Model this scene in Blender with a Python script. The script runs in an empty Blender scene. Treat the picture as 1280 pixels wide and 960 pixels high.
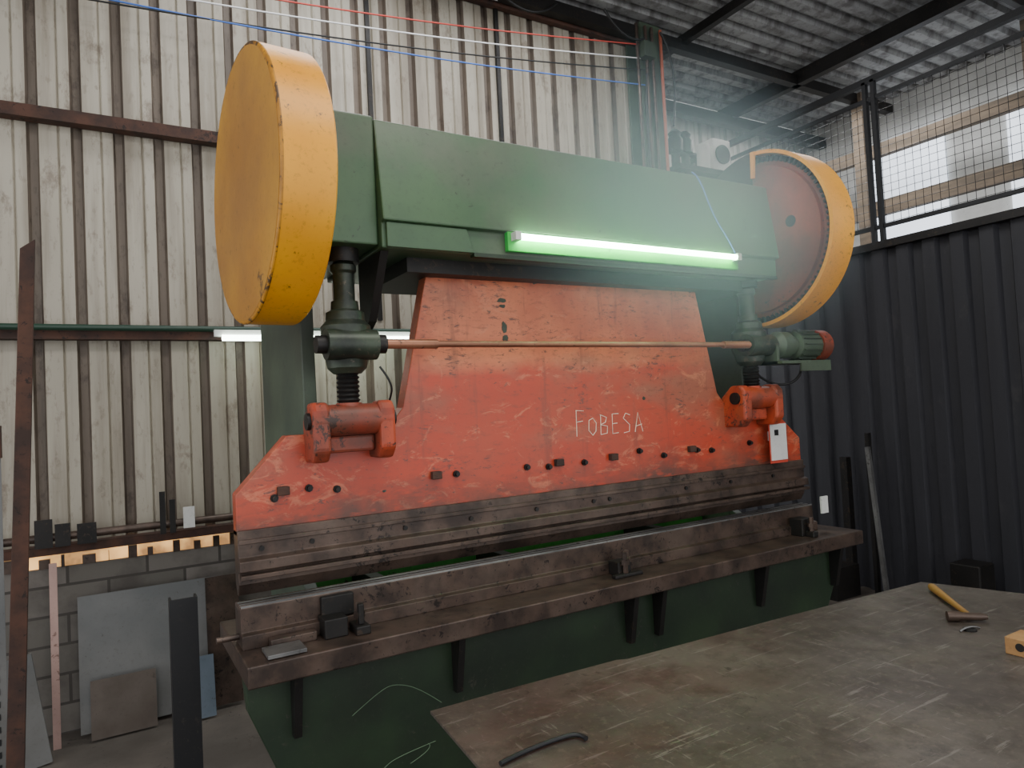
import bpy, bmesh, math, random
from mathutils import Vector, Matrix
random.seed(4)
COL=bpy.context.scene.collection
def lin(c):
    return tuple((x/255/12.92 if x/255<=.04045 else ((x/255+.055)/1.055)**2.4) for x in c)+(1,)
# ---------------------------------------------------------------- materials
class NT:
    def __init__(s,name,rough=.6,metal=0):
        s.m=bpy.data.materials.new(name); s.m.use_nodes=True; s.t=s.m.node_tree
        s.b=s.t.nodes["Principled BSDF"]; s.b.inputs["Roughness"].default_value=rough; s.b.inputs["Metallic"].default_value=metal
        s.tc=s.t.nodes.new("ShaderNodeTexCoord")
    def n(s,k,**kw):
        x=s.t.nodes.new(k)
        for a,v in kw.items(): setattr(x,a,v)
        return x
    def l(s,a,b): s.t.links.new(a,b)
    def noise(s,scale,detail=4,stretch=(1,1,1),rough=.55,dist=0,off=(0,0,0)):
        mp=s.n("ShaderNodeMapping"); mp.inputs["Scale"].default_value=stretch; mp.inputs["Location"].default_value=off
        s.l(s.tc.outputs["Object"],mp.inputs[0])
        x=s.n("ShaderNodeTexNoise"); x.inputs["Scale"].default_value=scale; x.inputs["Detail"].default_value=detail
        x.inputs["Roughness"].default_value=rough; x.inputs["Distortion"].default_value=dist
        s.l(mp.outputs[0],x.inputs["Vector"]); return x.outputs["Fac"]
    def step(s,src,a,b,mx=1.0):
        x=s.n("ShaderNodeMapRange"); x.inputs[1].default_value=a; x.inputs[2].default_value=b; x.inputs[4].default_value=mx
        s.l(src,x.inputs[0]); return x.outputs[0]
    def mul(s,a,b,op='MULTIPLY'):
        x=s.n("ShaderNodeMath",operation=op)
        s.l(a,x.inputs[0])
        if isinstance(b,(int,float)): x.inputs[1].default_value=b
        else: s.l(b,x.inputs[1])
        return x.outputs[0]
    def mix(s,fac,a,b):
        x=s.n("ShaderNodeMix",data_type='RGBA')
        if isinstance(fac,(int,float)): x.inputs[0].default_value=fac
        else: s.l(fac,x.inputs[0])
        for i,v in ((6,a),(7,b)):
            if isinstance(v,tuple): x.inputs[i].default_value=v
            else: s.l(v,x.inputs[i])
        return x.outputs[2]
    def sep(s):
        x=s.n("ShaderNodeSeparateXYZ"); s.l(s.tc.outputs["Object"],x.inputs[0]); return x.outputs
    def chips(s,scale,amt,stretch=(1,1,1),off=(5,9,2),mx=1.0):
        a=s.mul(s.noise(scale,8,stretch,.74,.6,off=off),.72); b=s.mul(s.noise(scale*.12,4,off=(off[1],off[0],3)),.28)
        return s.step(s.mul(a,b,'ADD'),amt,amt+.03,mx)
    def out(s,c,bump=None,bs=.2,bd=.01):
        s.l(c,s.b.inputs["Base Color"])
        if bump is not None:
            x=s.n("ShaderNodeBump"); x.inputs["Strength"].default_value=bs; x.inputs["Distance"].default_value=bd
            s.l(bump,x.inputs["Height"]); s.l(x.outputs[0],s.b.inputs["Normal"])
        return s.m
def paint(name,base,alt,chip,rough=.5,metal=0,amt=.585,scale=3,streak=(1,1,1),chipscale=34,grime=None,gam=.75):
    k=NT(name,rough,metal)
    c=k.mix(k.step(k.noise(scale,5,streak),.38,.62),lin(base),lin(alt))
    if grime: c=k.mix(k.step(k.noise(scale*.6,6,streak,off=(3,1,7)),.45,.64,gam),c,lin(grime))
    c=k.mix(k.step(k.noise(55,5,(1,1,1),.7,off=(2,2,2)),.55,.68,.25),c,lin(chip))
    c=k.mix(k.chips(chipscale,amt,streak,mx=.9),c,lin(chip))
    return k.out(c,k.noise(40,3),.1,.004)
M={}
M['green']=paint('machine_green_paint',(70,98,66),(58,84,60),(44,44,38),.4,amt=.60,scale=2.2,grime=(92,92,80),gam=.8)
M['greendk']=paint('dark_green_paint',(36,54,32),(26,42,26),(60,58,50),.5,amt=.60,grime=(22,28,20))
M['greenlt']=paint('light_green_paint',(84,170,84),(66,140,72),(60,60,50),.5)
M['glowgreen']=paint('green_painted_tube_glow',(50,180,64),(44,160,60),(60,90,50),.5)  # tube glow on the green lip, put into the base colour
M['greengrey']=paint('green_grey_frame',(78,92,74),(60,74,62),(50,50,46),.5,amt=.59,grime=(50,56,48))
M['yellow']=paint('yellow_guard_paint',(236,164,20),(222,148,16),(60,42,24),.42,amt=.59,scale=2.2,chipscale=20,grime=(204,132,28),gam=.6)
M['yellowface']=paint('yellow_guard_face',(188,134,40),(168,114,36),(84,58,30),.5,amt=.595,scale=2.6,chipscale=16,grime=(146,100,46))
M['edgewear']=paint('chipped_yellow_edge',(196,134,24),(150,100,24),(46,34,24),.5,amt=.53,scale=8,chipscale=26)
M['orange']=paint('orange_paint',(178,70,38),(150,56,36),(50,38,32),.5,amt=.545,scale=7,grime=(92,56,44),gam=.85)
M['orangedk']=paint('red_orange_gear_paint',(156,66,40),(120,52,38),(52,40,36),.55,amt=.57,grime=(82,52,44))
M['steel']=paint('oily_grey_brown_steel',(86,70,61),(60,50,45),(34,29,27),.38,.45,amt=.56,scale=11,chipscale=40,grime=(108,92,82),gam=.5)
M['darksteel']=paint('black_steel',(40,38,37),(28,27,26),(66,54,44),.5,.4,amt=.57)
M['gunk']=paint('greasy_green_steel',(60,70,56),(38,44,38),(90,84,72),.4,.3,amt=.57,scale=9)
M['rust']=paint('rusted_steel',(84,56,44),(58,42,36),(34,28,26),.8,.1,amt=.56,scale=8)
M['copper']=paint('oiled_rod',(176,120,92),(128,84,64),(70,56,48),.35,.4,amt=.58)
M['black']=paint('black_paint',(24,25,28),(16,17,20),(50,44,40),.5)
M['sheet']=paint('galvanised_sheet',(128,128,126),(108,110,110),(92,86,80),.55,.3,scale=2,amt=.61,grime=(98,94,88))
M['bluesheet']=paint('blue_sheet',(104,116,128),(88,100,112),(70,72,74),.5,.2)
M['plate']=paint('brown_plate',(104,94,86),(86,76,68),(66,58,52),.6,.2,amt=.61)
M['pink']=paint('primer_strip',(190,158,148),(172,142,134),(130,100,90),.7)
M['white']=paint('white_plastic',(216,216,212),(200,200,196),(140,140,136),.6,amt=.62)
M['wood']=paint('weathered_timber',(122,106,88),(98,86,72),(70,60,50),.75,streak=(6,1,6))
M['blockwood']=paint('pine_block',(170,130,84),(146,108,66),(90,66,44),.75,streak=(6,1,6))
M['handle']=paint('hammer_wood',(164,124,62),(132,98,48),(90,66,40),.55)
M['chrome']=paint('bright_steel',(160,160,158),(110,110,110),(76,72,68),.35,.7)
M['conc']=paint('concrete_floor_mat',(104,96,88),(80,74,68),(56,50,46),.85,scale=1.5,grime=(66,58,52))
def flat(n,c,r=.5,e=0):
    k=NT(n,r); k.b.inputs["Base Color"].default_value=lin(c)
    if e: k.b.inputs["Emission Color"].default_value=lin(c); k.b.inputs["Emission Strength"].default_value=e
    return k.m
M['tube']=flat('fluorescent_tube',(180,255,198),.5,40)
M['tubeb']=flat('fluorescent_tube_back',(240,255,240),.5,14)
k=NT('translucent_light_gap')
c=k.mix(k.step(k.noise(3,4),.42,.58),lin((255,196,120)),lin((150,110,70)))
k.l(c,k.b.inputs["Base Color"]); k.l(c,k.b.inputs["Emission Color"]); k.b.inputs["Emission Strength"].default_value=1.5; M['warm']=k.m
M['day']=flat('daylight_opening',(236,244,255),.5,1.5)
M['blue']=flat('blue_cable',(70,110,190)); M['redc']=flat('red_cable',(190,70,60)); M['whitec']=flat('white_cable',(225,225,225)); M['blackc']=flat('black_cable',(25,25,25))
M['conduit']=flat('green_conduit',(34,62,48),.4); M['orpipe']=flat('orange_pipe',(166,84,58))
M['chalk']=flat('chalk',(240,214,196),.9); M['chalkfaint']=flat('faint_chalk',(104,126,100),.9)
M['redpaint']=flat('red_frame',(190,66,46))
k=NT('ram_orange_paint',.36)
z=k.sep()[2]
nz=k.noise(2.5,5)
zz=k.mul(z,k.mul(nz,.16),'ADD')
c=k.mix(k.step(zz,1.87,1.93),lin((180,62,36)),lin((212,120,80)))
c=k.mix(k.step(k.noise(3.2,6,(1,1,.6)),.42,.62,.7),c,lin((170,72,48)))
c=k.mix(k.step(k.noise(1.6,6,(1,1,2),off=(2,0,5)),.50,.64,.6),c,lin((136,96,76)))
c=k.mix(k.step(k.noise(9,8,(.7,1,1.3),.75,1,off=(3,8,5)),.55,.62,.45),c,lin((214,134,98)))
c=k.mix(k.step(k.noise(38,6,(.5,1,1.2),.7,off=(3,2,5)),.53,.64,.45),c,lin((112,62,48)))
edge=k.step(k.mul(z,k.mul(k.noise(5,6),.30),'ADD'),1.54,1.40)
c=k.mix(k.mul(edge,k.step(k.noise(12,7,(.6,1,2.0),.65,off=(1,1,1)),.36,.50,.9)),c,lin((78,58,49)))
c=k.mix(k.step(k.noise(7,8,(2.2,1,.16),.7,off=(6,2,1)),.58,.66,.4),c,lin((100,62,50)))
c=k.mix(k.chips(40,.575,(.55,1,1.5),(7,3,2),.8),c,lin((80,60,52)))
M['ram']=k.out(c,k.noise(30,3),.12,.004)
def wallmat(name,a,b,dirt,rust,amt,rustamt=.62):
    k=NT(name,.55)
    c=k.mix(k.step(k.noise(1.2,4,(1,1,.25)),.38,.62),lin(a),lin(b))
    c=k.mix(k.step(k.noise(9,6,(1,1,.06),.6),.46,.66,amt),c,lin(dirt))
    c=k.mix(k.step(k.noise(5,7,(1,1,.5),.75,off=(4,4,4)),rustamt-.03,rustamt+.05,.6),c,lin(rust))
    c=k.mix(k.step(k.noise(30,6,(1,1,.3),.7,off=(4,7,4)),.56,.62,.4),c,lin(dirt))
    return k.out(c,k.noise(20,2),.05,.004)
M['wallsheet']=wallmat('corrugated_cream_sheet',(178,171,156),(160,153,138),(124,114,99),(106,90,76),.7,.59)
M['wallgroove']=wallmat('corrugated_grimy_groove',(128,116,103),(108,97,86),(80,70,62),(70,58,50),.75,.57)
M['wallwhite']=wallmat('pale_recess_sheet',(196,196,192),(180,180,176),(150,146,140),(120,112,104),.5,.64)
M['darkwall']=wallmat('dark_partition_sheet',(48,48,53),(40,40,45),(32,32,37),(60,58,60),.6)
M['roof']=wallmat('roof_sheet',(168,168,166),(140,140,140),(84,80,78),(70,60,54),.8)
k=NT('cinder_block',.9)
br=k.n("ShaderNodeTexBrick"); mp=k.n("ShaderNodeMapping"); mp.inputs["Rotation"].default_value=(math.radians(90),0,0)
k.l(k.tc.outputs["Object"],mp.inputs[0]); k.l(mp.outputs[0],br.inputs[0])
br.inputs["Color1"].default_value=lin((128,122,116)); br.inputs["Color2"].default_value=lin((104,100,94)); br.inputs["Mortar"].default_value=lin((76,72,68))
br.inputs["Scale"].default_value=1; br.inputs["Brick Width"].default_value=.39; br.inputs["Row Height"].default_value=.16; br.inputs["Mortar Size"].default_value=.008
c=k.mix(k.step(k.noise(5,6),.46,.68,.6),br.outputs[0],lin((74,68,64)))
M['block']=k.out(c,k.noise(60,3),.3,.006)
k=NT('worn_table_steel',.38,.4)
c=k.mix(k.step(k.noise(1.8,6),.40,.60),lin((101,93,85)),lin((80,72,66)))
c=k.mix(k.step(k.noise(9,8,rough=.75,off=(2,2,2)),.46,.66,.7),c,lin((62,54,48)))
c=k.mix(k.step(k.noise(40,6,rough=.7,off=(4,2,2)),.54,.64,.4),c,lin((118,106,96)))
c=k.mix(k.step(k.noise(4,8,(1,14,1),.7,off=(8,2,2)),.60,.63,.35),c,lin((156,150,142)))
c=k.mix(k.step(k.noise(4,8,(13,2,1),.7,off=(1,2,2)),.61,.64,.3),c,lin((150,142,134)))
c=k.mix(k.chips(40,.60,mx=.7),c,lin((48,42,38)))
rr=k.step(k.noise(4,6,off=(1,1,1)),.35,.65); rr2=k.n("ShaderNodeMapRange"); rr2.inputs[3].default_value=.34; rr2.inputs[4].default_value=.6; k.l(rr,rr2.inputs[0]); k.l(rr2.outputs[0],k.b.inputs["Roughness"])
M['table']=k.out(c,k.noise(25,4),.15,.004)
# ---------------------------------------------------------------- geometry helpers
def obj(name,me,mat,parent=None,smooth=False):
    o=bpy.data.objects.new(name,me); COL.objects.link(o)
    ms=mat if isinstance(mat,(list,tuple)) else [mat]
    for m in ms: me.materials.append(M[m])
    if parent: o.parent=parent
    return o
def empty(name):
    o=bpy.data.objects.new(name,None); COL.objects.link(o); o.empty_display_size=.1; return o
def bev(o,w,s=2):
    md=o.modifiers.new('b','BEVEL'); md.width=w; md.segments=s; md.limit_method='ANGLE'; md.angle_limit=math.radians(40)
def box(name,x0,x1,y0,y1,z0,z1,mat,parent=None,b=0.0,rot=None):
    bm=bmesh.new(); bmesh.ops.create_cube(bm,size=1)
    cx,cy,cz=(x0+x1)/2,(y0+y1)/2,(z0+z1)/2
    for v in bm.verts: v.co=Vector((v.co.x*(x1-x0),v.co.y*(y1-y0),v.co.z*(z1-z0)))
    if rot: bmesh.ops.rotate(bm,verts=bm.verts,cent=(0,0,0),matrix=Matrix.Rotation(math.radians(rot[1]),3,rot[0]))
    bmesh.ops.translate(bm,verts=bm.verts,vec=(cx,cy,cz))
    me=bpy.data.meshes.new(name); bm.to_mesh(me); bm.free()
    o=obj(name,me,mat,parent)
    if b: bev(o,b)
    return o
def boxes(name,lst,mat,parent=None,b=0):
    bm=bmesh.new()
    for x0,x1,y0,y1,z0,z1 in lst:
        r=bmesh.ops.create_cube(bm,size=1)
        for v in r['verts']: v.co=Vector(((x0+x1)/2+v.co.x*(x1-x0),(y0+y1)/2+v.co.y*(y1-y0),(z0+z1)/2+v.co.z*(z1-z0)))
    me=bpy.data.meshes.new(name); bm.to_mesh(me); bm.free()
    o=obj(name,me,mat,parent)
    if b: bev(o,b)
    return o
def prism(name,pts,axis,a0,a1,mat,parent=None,b=0):
    bm=bmesh.new()
    def P(p,a):
        return {0:(a,p[0],p[1]),1:(p[0],a,p[1]),2:(p[0],p[1],a)}[axis]
    A=[bm.verts.new(P(p,a0)) for p in pts]; B=[bm.verts.new(P(p,a1)) for p in pts]
    bm.faces.new(A); bm.faces.new(list(reversed(B)))
    n=len(pts)
    for i in range(n): bm.faces.new((A[i],B[i],B[(i+1)%n],A[(i+1)%n]))
    bmesh.ops.recalc_face_normals(bm,faces=bm.faces)
    me=bpy.data.meshes.new(name); bm.to_mesh(me); bm.free()
    o=obj(name,me,mat,parent)
    if b: bev(o,b)
    return o
def lathe(name,p0,p1,prof,mat,parent=None,seg=32,smooth=True):
    p0=Vector(p0); d=(Vector(p1)-p0).normalized()
    q=d.to_track_quat('Z','Y').to_matrix()
    bm=bmesh.new(); rings=[]
    for t,r in prof:
        rings.append([bm.verts.new(p0+d*t+q@Vector((r*math.cos(2*math.pi*i/seg),r*math.sin(2*math.pi*i/seg),0))) for i in range(seg)])
    for a,c in zip(rings,rings[1:]):
        for i in range(seg): bm.faces.new((a[i],a[(i+1)%seg],c[(i+1)%seg],c[i]))
    bm.faces.new(list(reversed(rings[0]))); bm.faces.new(rings[-1])
    bmesh.ops.recalc_face_normals(bm,faces=bm.faces)
    me=bpy.data.meshes.new(name); bm.to_mesh(me); bm.free()
    o=obj(name,me,mat,parent)
    if smooth:
        for p in me.polygons: p.use_smooth=len(p.vertices)==4
        md=o.modifiers.new('e','EDGE_SPLIT'); md.split_angle=math.radians(35)
    return o
def cyl(name,p0,p1,r,mat,parent=None,seg=24,r2=None):
    L=(Vector(p1)-Vector(p0)).length
    return lathe(name,p0,p1,[(0,r),(L,r if r2 is None else r2)],mat,parent,seg)
def tube(name,pts,r,mat,parent=None,smooth=True):
    cu=bpy.data.curves.new(name,'CURVE'); cu.dimensions='3D'; cu.bevel_depth=r; cu.bevel_resolution=2
    cu.use_fill_caps=True
    groups=pts if isinstance(pts[0][0],(list,tuple)) else [pts]
    for g in groups:
        sp=cu.splines.new('NURBS' if smooth and len(g)>2 else 'POLY'); sp.points.add(len(g)-1)
        for i,p in enumerate(g): sp.points[i].co=(*p,1)
        if sp.type=='NURBS': sp.use_endpoint_u=True; sp.order_u=3
    o=bpy.data.objects.new(name,cu); COL.objects.link(o); cu.materials.append(M[mat])
    if parent: o.parent=parent
    return o
def corr(name,u0,u1,v0,v1,place,prof,pitch,mats,parent=None):
    bm=bmesh.new(); n=int((u1-u0)/pitch); prev=None
    for i in range(n+1):
        for fr,d,mi in prof:
            u=u0+(i+fr)*pitch
            a=bm.verts.new(place(u,v0,d)); c=bm.verts.new(place(u,v1,d))
            if prev:
                f=bm.faces.new((prev[0],a,c,prev[1])); f.material_index=prev[2]
            prev=(a,c,mi)
    me=bpy.data.meshes.new(name); bm.to_mesh(me); bm.free()
    return obj(name,me,mats,parent)
# ---------------------------------------------------------------- room
WY=4.6; RX=5.4; RZ=4.9
box('floor',-4,9,-3,7,-.1,0,'conc')
prof=[(0,0,0),(.40,0,0),(.44,.012,0),(.48,0,0),(.72,0,1),(.78,.04,1),(.95,.04,1)]
corr('wall_back',-3,4.35,.98,5.0,lambda u,v,d:(u,WY+d,v),prof,.21,['wallsheet','wallgroove'])
corr('wall_back_recess',4.35,9,0,5.0,lambda u,v,d:(u,5.6+d,v),prof,.21,['wallwhite','wallwhite'])
box('wall_block_base',-3,4.35,WY-.02,WY+.13,0,.90,'block')
box('trim_light_gap',-.9,.9,WY-.0,WY+.02,.90,.98,'warm')
boxes('trim_gap_mullions',[(-.9+i*.11+random.uniform(-.03,.03),-.88+i*.11+random.uniform(0,.07),WY-.03,WY-.005,.90,.975-random.uniform(0,.03)) for i in range(16)],'steel')
boxes('trim_wall_girts',[(-3,1.2,WY-.09,WY-.01,3.37,3.44),(-3,4.2,WY-.09,WY-.01,2.15,2.21),(-3,2.0,WY-.12,WY-.01,.985,1.03),(-3,4.3,WY-.06,WY-.01,4.78,4.86)],'rust')
e=empty('conduit_run')
cyl('pipe',(-3,WY-.13,2.21),(2.1,WY-.13,2.21),.018,'conduit',e)
cyl('pipe_lower',(-3,WY-.13,1.08),(1.4,WY-.13,1.08),.022,'steel',e)
boxes('wall_joint_strips',[(1.66,1.69,WY-.03,WY-.005,2.3,5.0),(2.72,2.75,WY-.03,WY-.005,2.3,5.0)],'darksteel')
e=empty('steel_column')
boxes('i_section',[(4.05,4.27,WY-.22,WY-.20,0,4.9),(4.05,4.27,WY-.04,WY-.02,0,4.9),(4.15,4.17,WY-.2,WY-.04,0,4.9)],'greengrey',e)
for i,(x,m) in enumerate([(4.08,'steel'),(4.15,'steel'),(4.25,'orpipe'),(3.98,'steel')]):
    cyl('pipe_%d'%i,(x,WY-.25,2.0),(x,WY-.25,4.85),.014,m,e)
box('junction_box',4.0,4.12,WY-.32,WY-.24,4.55,4.68,'greengrey',e)
tube('cable_bundle',[[(4.02,WY-.3,4.7),(3.8,WY-.3,4.6),(3.6,WY-.3,4.85)],[(4.02,WY-.3,4.4),(3.95,WY-.34,3.9),(4.0,WY-.3,3.5)],[(4.2,WY-.3,4.8),(4.4,WY-.3,4.6),(4.3,WY-.3,4.0)],[(2.6,WY-.2,4.85),(2.9,WY-.25,4.55),(3.2,WY-.2,4.85)]],.01,'blackc',e)
corr('wall_right',-1,5.6,0,2.78,lambda u,v,d:(RX+d,u,v),[(0,0,0),(.45,0,0),(.55,.04,0),(.9,.04,0)],.2,['darkwall'])
box('trim_partition_cap',RX-.05,RX+.06,-1,5.6,2.76,2.82,'darksteel')
box('mezzanine_floor',RX+.05,8.9,-1,5.55,2.70,2.78,'darksteel')
e=empty('mezzanine_railing')
L=[]
for y in (-.6,1.3,3.2,5.1): L+= [(RX-.05,RX-.01,y-.05,y-.02,2.8,4.12),(RX-.05,RX-.01,y+.02,y+.05,2.8,4.12)]
L+=[(RX-.05,RX,-1,5.5,4.10,4.15),(RX-.04,RX-.01,-1,5.5,3.96,3.99),(RX-.04,RX-.01,-1,5.5,2.92,2.95)]
boxes('frame',L,'black',e)
bm=bmesh.new()
def bar(bm,a,b,r):
    a=Vector(a);b=Vector(b);d=(b-a).normalized();q=d.to_track_quat('Z','Y').to_matrix()
    A=[bm.verts.new(a+q@Vector((r*math.cos(t),r*math.sin(t),0))) for t in (0,2.1,4.2)];B=[bm.verts.new(b+q@Vector((r*math.cos(t),r*math.sin(t),0))) for t in (0,2.1,4.2)]
    for i in range(3): bm.faces.new((A[i],A[(i+1)%3],B[(i+1)%3],B[i]))
y=-1
while y<5.5: bar(bm,(RX-.02,y,2.93),(RX-.02,y,3.97),.0026); y+=.06
z=2.96
while z<3.97: bar(bm,(RX-.02,-1,z),(RX-.02,5.5,z),.0026); z+=.06
me=bpy.data.meshes.new('mesh'); bm.to_mesh(me); bm.free(); obj('wire_mesh',me,'darksteel',e)
e=empty('timber_framing')
boxes('rails',[(7.3,7.38,-1,5.5,4.16,4.30),(7.3,7.38,-1,5.5,3.52,3.68),(7.3,7.38,-1,5.5,2.85,3.0)],'wood',e)
boxes('studs',[(7.22,7.3,y,y+.12,2.78,4.9) for y in (.2,1.6,2.75,4.4)],'wood',e)
box('wall_mezzanine',7.9,8.0,-1,5.6,2.78,5,'white')
boxes('window_1',[(7.86,7.9,y,y+.9,3.0,4.5) for y in (-.6,.9,2.4,3.9)],'day')
corr('ceiling',-3.2,5.6,-3,9,lambda u,v,d:(v,u,RZ+.06+d),[(0,0,0),(.5,0,0),(.6,.05,0),(.9,.05,0)],.18,['roof'])
boxes('ceiling_beams',[(-3,9,WY-.16,WY-.08,4.80,4.9),(2.95,3.0,-3,5.5,4.84,4.94),(6.2,6.28,-3,5.5,4.80,4.94),(-3,9,1.0,1.05,4.86,4.95),(-3,9,2.7,2.75,4.86,4.95),(4.6,4.66,-3,5.5,4.86,4.94),(4.35,9,5.3,5.4,4.7,4.82)],'darksteel')
e=empty('ceiling_angle_bracket')
box('flange',2.2,2.5,4.1,4.15,4.62,4.72,'yellowface',e); box('web',2.2,2.5,4.15,4.16,4.55,4.95,'darksteel',e)
for n,a,b,m in (('red_cable',(-1.5,4.4,4.15),(4.05,4.35,4.68),'redc'),('white_cable',(-1.5,4.4,4.08),(4.05,4.35,4.56),'whitec'),('black_cable',(-1.5,4.4,3.98),(4.05,4.35,4.46),'blackc'),('blue_cable',(-1.5,4.4,4.06),(4.05,4.35,4.33),'blue')):
    mid=[(a[0]+(b[0]-a[0])*t, a[1]+(b[1]-a[1])*t, a[2]+(b[2]-a[2])*t-.10*4*t*(1-t)) for t in (0,.2,.4,.6,.8,1)]
    tube(n,mid,.0055,m)
# ---------------------------------------------------------------- press brake
PB=empty('press_brake')
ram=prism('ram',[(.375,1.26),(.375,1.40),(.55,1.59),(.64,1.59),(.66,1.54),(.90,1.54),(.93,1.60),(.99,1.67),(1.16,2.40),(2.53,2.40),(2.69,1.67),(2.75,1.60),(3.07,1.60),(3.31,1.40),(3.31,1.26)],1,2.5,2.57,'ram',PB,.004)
prism('ram_beam_holder',[(2.485,1.28),(2.485,1.19),(2.46,1.18),(2.46,1.145),(2.49,1.14),(2.49,1.10),(2.515,1.06),(2.535,1.06),(2.56,1.10),(2.57,1.28)],0,.375,3.31,'steel',PB,.003)
boxes('ram_clamp_strips',[(.377,3.308,2.474,2.49,1.235,1.25),(.377,3.308,2.452,2.47,1.12,1.135)],'steel',PB,.002)
bolts=[]
for x in (.45,.62,.97,1.25,1.56,1.86,1.95,2.42,2.73,3.05): bolts.append((x,1.215))
for x in (.50,.62,.72,1.20,1.53,1.83,2.15,2.30,2.52,2.62,2.9,1.64): bolts.append((x,1.395+random.uniform(-.02,.02)))
for i,(x,zc) in enumerate(bolts):
    lathe('bolt_%d'%i,(x,2.5,zc),(x,2.45,zc),[(0,.014),(.010,.014),(.010,.009),(.022,.009)],'darksteel',PB,8)
boxes('stop_blocks',[(x-.02,x+.02,2.475,2.5,1.385,1.415) for x in (.53,1.11,1.69,1.99,2.48)],'rust',PB,.003)
def blob(name,x,z,w,h,mat,y=2.4985):
    n=14; pts=[(x+w*random.uniform(.6,1)*math.cos(2*math.pi*i/n),z+h*random.uniform(.6,1)*math.sin(2*math.pi*i/n)) for i in range(n)]
    return prism(name,pts,1,y,2.5005,mat,PB)
for i,(x,z,w,h) in enumerate(((1.45,2.10,.028,.012),(1.452,2.075,.02,.01),(1.455,1.985,.016,.03),(1.46,1.94,.018,.015),(1.62,2.19,.015,.02),(.9,1.36,.01,.006),(2.2,1.66,.012,.01))):
    blob('scuff_%d'%i,x,z,w,h,'gunk')
prism('upper_beam',[(2.30,2.235),(2.30,2.325),(2.275,2.33),(2.33,2.705),(2.38,2.72),(3.0,2.72),(3.0,2.235)],0,.86,2.95,'green',PB,.006)
prism('upper_beam_end',[(2.33,2.25),(2.33,2.715),(2.40,2.735),(3.0,2.735),(3.0,2.25)],0,.62,.858,'green',PB,.006)
prism('beam_lip',[(.875,2.237),(.875,2.325),(1.19,2.325),(1.22,2.237)],1,2.285,2.30,'green',PB,.002)
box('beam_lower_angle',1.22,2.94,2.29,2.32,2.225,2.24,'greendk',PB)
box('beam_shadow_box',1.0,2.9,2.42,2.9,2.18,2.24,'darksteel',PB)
cf=[(2.60,0),(3.35,0),(3.35,2.70),(2.62,2.70),(2.60,1.50),(2.80,1.40),(2.80,1.05),(2.62,.95)]
prism('side_frame_left',cf,0,.64,.69,'greengrey',PB,.004)
prism('side_frame_right',cf,0,3.0,3.05,'greengrey',PB,.004)
prism('beam_bracket_left',[(2.34,2.24),(2.60,2.24),(2.60,1.95),(2.5,2.0)],0,.87,.90,'darksteel',PB)
prism('bed_top_plate',[(2.26,.83),(2.26,.90),(2.85,.90),(2.85,.83)],0,.355,3.46,'steel',PB,.005)
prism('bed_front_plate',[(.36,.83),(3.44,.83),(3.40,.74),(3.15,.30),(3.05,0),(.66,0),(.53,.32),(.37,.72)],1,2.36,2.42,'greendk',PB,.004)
for i,x in enumerate((.50,1.08,1.90,2.06,2.72,3.3)):
    prism('gusset_%d'%i,[(2.285,.83),(2.36,.83),(2.36,.62),(2.33,.62)],0,x,x+.025,'darksteel',PB)
box('rear_apron',.70,2.99,2.95,3.0,.3,1.12,'greenlt',PB)
box('rear_table',.70,2.99,2.86,2.95,.86,.90,'greenlt',PB)
box('bed_rear_strip',1.0,2.99,2.60,2.84,.902,.93,'greenlt',PB)
boxes('rear_stops',[(x,x+.05,2.62,2.95,.93,1.0) for x in (.9,1.5,2.4)],'darksteel',PB)
prism('lower_die_rail',[(2.43,.90),(2.43,.945),(2.455,.95),(2.455,1.03),(2.462,1.035),(2.47,1.02),(2.48,1.035),(2.49,1.035),(2.50,1.015),(2.51,1.035),(2.525,1.035),(2.54,1.01),(2.55,1.035),(2.56,1.03),(2.56,.90)],0,.37,3.32,'steel',PB,.002)
boxes('die_edges',[(.372,3.318,2.4815,2.489,1.035,1.038),(.372,3.318,2.5115,2.5245,1.035,1.038),(.372,3.318,2.456,2.461,1.031,1.0375)],'chrome',PB)
boxes('die_clamps',[(.62,.70,2.36,2.45,.90,.965),(.72,.77,2.33,2.42,.90,.93),(.735,.755,2.35,2.37,.93,1.0),(1.88,1.95,2.36,2.43,.90,.96),(1.84,1.99,2.33,2.36,.90,.915),(3.10,3.19,2.36,2.44,.90,.99),(3.12,3.16,2.31,2.36,.90,.93),(.63,.745,2.43,2.455,.95,1.025)],'darksteel',PB,.004)
for i,(x,y) in enumerate(((.745,2.375),(1.91,2.35),(1.95,2.39),(3.14,2.335))):
    lathe('clamp_stud_%d'%i,(x,y,.9),(x,y,1.1),[(0,.012),(.05,.012),(.05,.02),(.07,.02),(.07,.012),(.10,.012)],'steel',PB,6)
cyl('end_bolt',(.30,2.5,.93),(.37,2.5,.93),.010,'steel',PB)
box('rail_tag',3.325,3.38,2.40,2.41,.99,1.08,'white',PB)
a=math.radians(3.5); ax=Vector((math.cos(a),math.sin(a),0)); C0=Vector((.430,2.47,2.447)); R0=.466
lathe('flywheel_cover_left',C0,C0+ax,[(0,R0-.01),(.006,R0),(.165,R0),(.17,R0-.005)],'yellow',PB,96)
lathe('flywheel_cover_face',C0-ax*.002,C0+ax,[(0,R0-.012),(.01,R0-.012)],'yellowface',PB,96)
lathe('flywheel_cover_edge',C0-ax*.0012,C0+ax,[(0,R0-.006),(.003,R0-.001),(.006,R0+.001),(.009,R0+.001),(.010,R0-.002)],'edgewear',PB,96)
cyl('flywheel_shaft',(.56,2.49,2.45),(.75,2.50,2.45),.09,'darksteel',PB)
GX,GY,GZ=3.06,2.50,2.48
lathe('bull_gear_disc',(GX,GY,GZ),(GX+.1,GY,GZ),[(0,.10),(0,.39),(.02,.395),(.02,.42),(.06,.42)],'orangedk',PB,80)
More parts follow.
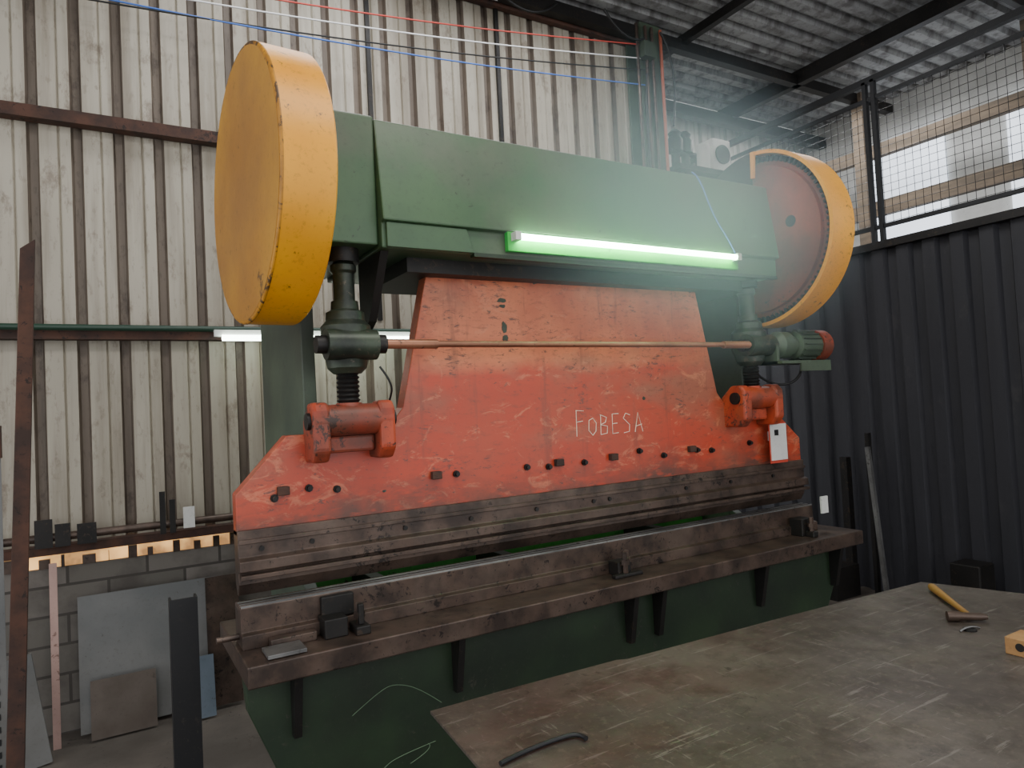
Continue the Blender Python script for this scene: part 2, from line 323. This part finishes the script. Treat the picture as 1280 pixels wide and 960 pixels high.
lathe('gear_hub',(GX-.06,GY,GZ),(GX,GY,GZ),[(0,.06),(.03,.06),(.03,.09),(.06,.09)],'darksteel',PB,32)
cyl('gear_web_hole',(GX-.003,GY-.22,GZ+.05),(GX+.01,GY-.22,GZ+.05),.03,'darksteel',PB)
bm=bmesh.new(); N=90
for i in range(N):
    a=2*math.pi*i/N
    r=bmesh.ops.create_cube(bm,size=1)
    R=Matrix.Rotation(a,3,'X')
    for v in r['verts']:
        v.co=R@Vector((v.co.x*.07,v.co.y*.014,v.co.z*.03+.43))+Vector((GX+.045,GY,GZ))
me=bpy.data.meshes.new('teeth'); bm.to_mesh(me); bm.free(); obj('gear_teeth',me,'darksteel',PB)
def ringarc(name,r0,r1,x0,x1,a0,a1,mat,seg=64):
    bm=bmesh.new(); prev=None
    for i in range(seg+1):
        a=math.radians(a0+(a1-a0)*i/seg); s,c_=math.sin(a),math.cos(a)
        q=[bm.verts.new((x,GY-r*c_,GZ+r*s)) for x,r in ((x0,r0),(x0,r1),(x1,r1),(x1,r0))]
        if prev:
            for j in range(4): bm.faces.new((prev[j],prev[(j+1)%4],q[(j+1)%4],q[j]))
        else: bm.faces.new(q)
        prev=q
    bm.faces.new(prev)
    bmesh.ops.recalc_face_normals(bm,faces=bm.faces)
    me=bpy.data.meshes.new(name); bm.to_mesh(me); bm.free()
    return obj(name,me,mat,PB)
ringarc('gear_guard',.458,.470,GX-.02,GX+.15,-115,86,'yellow')
ringarc('gear_guard_side',.452,.471,GX-.022,GX-.01,-115,86,'yellow')
ringarc('gear_guard_cut_end',.33,.471,GX-.03,GX-.015,85,88,'yellow',4)
ringarc('gear_guard_rear',.458,.470,GX-.02,GX+.15,88,200,'darksteel')
ringarc('gear_guard_rear_side',.20,.470,GX-.022,GX-.01,89,200,'darksteel')
def spring(name,x,y,z0,z1,r,n,mat):
    prof=[];d=(z1-z0)/n
    for i in range(n): prof+=[(i*d,r*.82),(i*d+d*.5,r)]
    prof.append((z1-z0,r*.82))
    lathe(name,(x,y,z0),(x,y,z1),prof,mat,PB,20)
for tag,x in (('left',.76),('right',2.88)):
    yy=2.44
    lathe('connecting_rod_'+tag,(x,yy,2.02),(x,yy,2.26),[(0,.05),(.03,.038),(.14,.038),(.15,.046),(.17,.046),(.18,.036),(.24,.036)],'gunk',PB)
    cyl('rod_collar_'+tag,(x,yy,2.20),(x,yy,2.25),.058,'darksteel',PB)
    lathe('adjuster_housing_'+tag,(x,yy,1.80),(x,yy,2.06),[(0,.05),(.02,.07),(.05,.075),(.08,.088),(.17,.088),(.19,.07),(.22,.068),(.23,.05),(.26,.048)],'gunk',PB,24)
    cyl('adjuster_worm_'+tag,(x-.09,yy-.055,1.90),(x+.09,yy-.055,1.90),.055,'gunk',PB)
    cyl('worm_cap_'+tag,(x-.125,yy-.055,1.90),(x-.09,yy-.055,1.90),.032,'darksteel',PB)
    cyl('worm_cap_b_'+tag,(x+.09,yy-.07,1.90),(x+.12,yy-.07,1.90),.034,'darksteel',PB)
    spring('screw_'+tag,x,yy,1.68,1.81,.042,8,'darksteel')
    lathe('screw_foot_'+tag,(x,yy,1.62),(x,yy,1.70),[(0,.055),(.05,.055),(.075,.045)],'orange',PB,24)
    cyl('clevis_barrel_'+tag,(x-.14,yy-.02,1.635),(x+.14,yy-.02,1.635),.056,'orange',PB,32)
    cyl('clevis_pin_'+tag,(x-.16,yy-.02,1.635),(x+.16,yy-.02,1.635),.030,'darksteel',PB,24)
    box('clevis_seat_'+tag,x-.085,x+.085,2.42,2.52,1.52,1.58,'orange',PB,.01)
    for s in (-1,1):
        xc=x+s*.118
        prism('clevis_lug_%s_%s'%(tag,'a' if s<0 else 'b'),[(2.365,1.67),(2.39,1.70),(2.45,1.70),(2.52,1.64),(2.52,1.49),(2.40,1.49),(2.365,1.53)],0,xc-.030,xc+.030,'orange',PB,.012)
cyl('cross_shaft',(.88,2.36,1.90),(2.80,2.36,1.90),.0125,'copper',PB)
cyl('cross_shaft_sleeve_left',(.87,2.36,1.90),(1.08,2.36,1.90),.018,'copper',PB)
cyl('cross_shaft_sleeve_right',(2.60,2.36,1.90),(2.78,2.36,1.90),.018,'copper',PB)
lathe('adjust_motor',(2.98,2.38,1.90),(3.5,2.38,1.90),[(0,.045),(.03,.07),(.10,.07),(.11,.05),(.15,.05),(.16,.072),(.33,.072),(.335,.06)],'greengrey',PB,32)
lathe('motor_fan_cover',(3.30,2.38,1.90),(3.45,2.38,1.90),[(0,.082),(.075,.082),(.09,.06)],'orange',PB,32)
for i in range(16):
    a=2*math.pi*i/16
    box('motor_fin_%d'%i,3.15,3.29,-.002,.002,.068,.082,'greengrey',PB).matrix_world=Matrix.Translation((0,2.38,1.90))@Matrix.Rotation(a,4,'X')
boxes('motor_bracket',[(2.95,3.34,2.30,2.45,1.80,1.815),(2.95,2.97,2.33,2.45,1.8,1.9),(3.1,3.34,2.30,2.31,1.76,1.80)],'greengrey',PB)
tube('motor_cable',[(3.2,2.38,1.83),(3.25,2.4,1.72),(3.1,2.5,1.68),(3.05,2.6,1.8)],.007,'blackc',PB)
tube('screw_cable',[(.86,2.38,1.82),(.90,2.36,1.76),(.91,2.42,1.70),(.89,2.48,1.60)],.004,'blackc',PB)
cyl('work_light_tube',(1.40,2.248,2.305),(2.60,2.248,2.305),.013,'tube',PB,16)
box('work_light_base',1.36,2.64,2.272,2.298,2.252,2.328,'glowgreen',PB,.003)  # vivid green stands in for the lip lit by the tube
boxes('work_light_sockets',[(1.375,1.40,2.235,2.28,2.29,2.322),(2.60,2.625,2.235,2.28,2.29,2.322)],'white',PB)
tube('beam_cord',[(2.46,2.36,2.73),(2.45,2.31,2.70),(2.50,2.28,2.5),(2.60,2.275,2.38),(2.62,2.265,2.32)],.0035,'blue',PB)
S={'F':[[(0,0),(.03,1)],[(0,1),(.6,.97)],[(0,.55),(.5,.58)]],
'O':[[(.3,0),(0,.25),(.05,.75),(.35,.85),(.6,.6),(.55,.2),(.3,0)]],
'B':[[(0,0),(.04,1)],[(0,1),(.5,.85),(.4,.6),(0,.5)],[(0,.5),(.55,.4),(.5,.05),(0,0)]],
'E':[[(.5,.03),(0,0),(.04,1),(.55,1)],[(0,.5),(.42,.52)]],
'S':[[(.55,.9),(.2,1),(0,.75),(.5,.4),(.45,.05),(0,0)]],
'A':[[(0,0),(.3,1),(.65,0)],[(.1,.3),(.6,.38)]]}
g=[];x=1.80
for ch in "FOBESA":
    for s in S[ch]: g.append([(x+p[0]*.072,2.499,1.505+p[1]*(.090 if ch!='F' else .115)) for p in s])
    x+=.067
tube('chalk_lettering',g,.0016,'chalk',PB,False)
tube('chalk_scribble',[[(.70,2.359,.63),(.80,2.359,.69),(.86,2.359,.70),(.95,2.359,.66),(1.03,2.359,.59)],[(.72,2.359,.36),(.80,2.359,.43),(.88,2.359,.45),(1.0,2.359,.46)],[(.9,2.359,.41),(1.0,2.359,.44),(.97,2.359,.46)]],.0012,'chalkfaint',PB)
e=empty('notice_sheet')
box('paper',3.0,3.125,2.44,2.444,1.30,1.49,'white',e); box('backing',2.995,3.13,2.4445,2.448,1.285,1.495,'redpaint',e)
boxes('printed_block',[(3.03,3.06,2.438,2.4395,1.43,1.46)],'darksteel',e)
box('tape',3.05,3.08,2.446,2.5,1.40,1.45,'white',e)
box('steel_offcut',.42,.54,2.28,2.38,.903,.915,'chrome',None,.001)
box('steel_block',.45,.60,2.385,2.425,.90,.93,'steel',None,.003)
# ---------------------------------------------------------------- worktable
T=empty('steel_worktable')
pts=[(.73,1.75),(1.0,1.745),(1.35,1.73),(1.38,1.715),(1.9,1.69),(2.1,1.68),(2.5,1.655),(2.86,1.63),(2.92,1.45),(2.98,1.25),(3.1,.3),(.66,.3),(.70,1.41)]
prism('top_plate',pts,2,.842,.85,'table',T,.001)
boxes('frame',[(.85,2.8,1.5,1.56,.76,.842),(.85,2.8,.4,.46,.76,.842),(.85,.91,.46,1.5,.76,.842),(2.74,2.8,.46,1.5,.76,.842)],'darksteel',T)
boxes('legs',[(x,x+.07,y,y+.07,0,.76) for x in (.9,2.7) for y in (.45,1.45)],'darksteel',T)
e=empty('hammer')
lathe('handle',(2.76,1.535,.868),(2.50,1.27,.868),[(0,.011),(.02,.015),(.12,.013),(.25,.010),(.37,.009)],'handle',e,16)
lathe('head',(2.44,1.31,.868),(2.55,1.20,.868),[(0,.017),(.03,.018),(.05,.013),(.10,.013),(.12,.008)],'steel',e,16)
e=empty('marking_gauge')
cyl('disc',(2.40,1.22,.85),(2.40,1.22,.856),.02,'darksteel',e); tube('needle',[(2.36,1.23,.853),(2.40,1.22,.87),(2.44,1.21,.853)],.003,'chrome',e)
e=empty('wood_block')
box('block',2.27,2.37,.98,1.06,.85,.90,'blockwood',e,.003)
cyl('bore',(2.269,1.02,.877),(2.275,1.02,.877),.012,'darksteel',e,16)
tube('hex_key',[(.74,1.385,.858),(.80,1.40,.858),(.93,1.405,.858),(.965,1.39,.858),(.962,1.365,.858)],.006,'black')
# ---------------------------------------------------------------- left clutter
prism('black_steel_post',[(.19,2.88),(.285,2.88),(.285,2.94),(.277,2.94),(.277,2.888),(.198,2.888),(.198,2.94),(.19,2.94)],2,0,1.0,'black')
prism('rusty_flat_bar',[(-.37,0),(-.31,0),(-.215,2.41),(-.265,2.37)],1,3.28,3.31,'rust',None,.002)
e=empty('perforated_upright')
boxes('angle',[(-.42,-.365,3.5,3.504,0,2.0),(-.42,-.416,3.5,3.56,0,2.0)],'sheet',e)
boxes('holes',[(-.397,-.387,3.498,3.4995,.05+i*.05,.075+i*.05) for i in range(39)],'black',e)
boxes('bracket',[(-.48,-.36,3.46,3.50,1.55,1.68),(-.45,-.40,3.45,3.47,1.68,1.8)],'rust',e)
box('grey_sheet',-.15,.55,4.46,4.465,.02,.74,'sheet',None,0,('X',-5))
box('brown_plate',-.10,.21,4.36,4.366,.01,.31,'plate',None,0,('X',-8))
box('blue_sheet',.35,.5,4.30,4.305,.01,.34,'bluesheet',None,0,('X',-10))
box('checker_plate',.48,.66,4.40,4.405,.02,.75,'steel',None,0,('X',-4))
box('primer_strip',-.27,-.235,4.40,4.41,.0,.95,'pink',None,0,('X',-3))
box('white_board',-.46,-.30,4.2,4.22,0,.55,'sheet',None,0,('Y',-8))
boxes('wall_offcuts',[(-.33,-.25,WY-.16,WY-.15,1.03,1.18),(-.24,-.17,WY-.16,WY-.15,1.03,1.15),(-.14,-.05,WY-.16,WY-.15,1.03,1.14),(.26,.29,WY-.16,WY-.15,1.03,1.27),(.31,.34,WY-.16,WY-.15,1.03,1.22)],'darksteel')
box('wall_switch_plate',.38,.44,WY-.17,WY-.16,1.05,1.17,'white')
e=empty('wall_fluorescent_lamp')
cyl('tube',(.62,WY-.2,2.15),(1.85,WY-.2,2.15),.018,'tubeb',e); box('base',.58,1.89,WY-.19,WY-.15,2.16,2.20,'white',e)
box('bright_angle_bar',5.1,5.13,3.2,3.23,0,1.2,'chrome',None,0,('X',-4))
boxes('leaning_bars',[(5.2,5.26,3.5,3.56,0,1.1),(5.2,5.24,3.3,3.33,0,1.3),(4.9,5.2,3.45,3.6,0,.25)],'darksteel')
box('dark_box',5.1,5.3,2.5,2.7,0,.40,'darksteel',None,.01)
e=empty('service_platform')
box('deck',4.4,5.30,4.35,5.0,3.66,3.71,'darksteel',e)
boxes('brackets',[(4.45,4.5,4.4,5.6,3.5,3.66),(5.2,5.25,4.4,5.6,3.5,3.66)],'darksteel',e)
e=empty('air_compressor_head')
for i,x in enumerate((4.50,4.62)):
    lathe('pot_%d'%i,(x,4.5,3.71),(x,4.5,4.15),[(0,.04),(.14,.04),(.16,.07),(.26,.075),(.30,.05),(.33,.06),(.36,.03)],'black',e,20)
cyl('manifold',(4.42,4.48,3.86),(4.72,4.48,3.86),.025,'darksteel',e)
e=empty('electrical_box')
box('case',4.98,5.22,4.5,4.7,3.71,4.08,'white',e,.01); cyl('fan',(5.10,4.5,3.93),(5.10,4.48,3.93),.09,'darksteel',e)
cyl('jar',(4.85,4.5,3.71),(4.85,4.5,3.98),.06,'white',e)
# ---------------------------------------------------------------- welding smoke drifting in front of the upper beam
def haze(name,c,r,dens,col):
    bm=bmesh.new(); bmesh.ops.create_uvsphere(bm,u_segments=32,v_segments=20,radius=1)
    me=bpy.data.meshes.new(name); bm.to_mesh(me); bm.free()
    m=bpy.data.materials.new(name); m.use_nodes=True; nt=m.node_tree; nt.nodes.remove(nt.nodes["Principled BSDF"])
    s=nt.nodes.new("ShaderNodeVolumeScatter"); s.inputs["Color"].default_value=col
    tc=nt.nodes.new("ShaderNodeTexCoord"); ln=nt.nodes.new("ShaderNodeVectorMath"); ln.operation='LENGTH'
    mr=nt.nodes.new("ShaderNodeMapRange"); mr.interpolation_type='SMOOTHSTEP'
    mr.inputs[1].default_value=0; mr.inputs[2].default_value=1; mr.inputs[3].default_value=dens; mr.inputs[4].default_value=0
    nt.links.new(tc.outputs["Object"],ln.inputs[0]); nt.links.new(ln.outputs["Value"],mr.inputs[0]); nt.links.new(mr.outputs[0],s.inputs["Density"])
    nt.links.new(s.outputs[0],nt.nodes["Material Output"].inputs["Volume"])
    M[name]=m; o=obj(name,me,name); o.location=c; o.scale=r; return o
haze('welding_smoke_haze',(2.10,1.95,2.38),(1.15,.28,.75),1.5,(.70,.86,1,1))
# ---------------------------------------------------------------- light
w=bpy.data.worlds.new('World'); bpy.context.scene.world=w; w.use_nodes=True
w.node_tree.nodes['Background'].inputs[0].default_value=(.97,.98,1,1); w.node_tree.nodes['Background'].inputs[1].default_value=1.75
def area(name,loc,rot,sx,sy,e,c):
    l=bpy.data.lights.new(name,'AREA'); l.shape='RECTANGLE'; l.size=sx; l.size_y=sy; l.energy=e; l.color=c
    o=bpy.data.objects.new(name,l); COL.objects.link(o); o.location=loc; o.rotation_euler=rot; return o
area('roof_fill_lamp',(1.2,.6,4.75),(0,0,0),3,1.2,100,(1,.97,.92))  # added overhead fill, standing in for daylight through the roof
area('roof_fill_lamp',(2.0,3.7,4.75),(0,0,0),3,.6,60,(.97,.98,1))  # another added fill, above the space behind the machine
area('roof_fill_lamp',(6.4,4.2,4.75),(0,0,0),1,1.5,60,(.97,.98,1))  # lamp added to brighten the recess wall and mezzanine
# ---------------------------------------------------------------- camera
f=864.4
dX=Vector((1460,46,-f)).normalized(); dY=Vector((-510,-55,-f)).normalized(); dZ=dX.cross(dY).normalized(); dY=dZ.cross(dX)
cd=bpy.data.cameras.new('camera'); cd.sensor_width=36; cd.lens=f/1280*36
c=bpy.data.objects.new('camera',cd); COL.objects.link(c)
c.matrix_world=Matrix.Translation((0,0,1.65))@Matrix((dX,dY,dZ)).to_4x4()
bpy.context.scene.camera=c
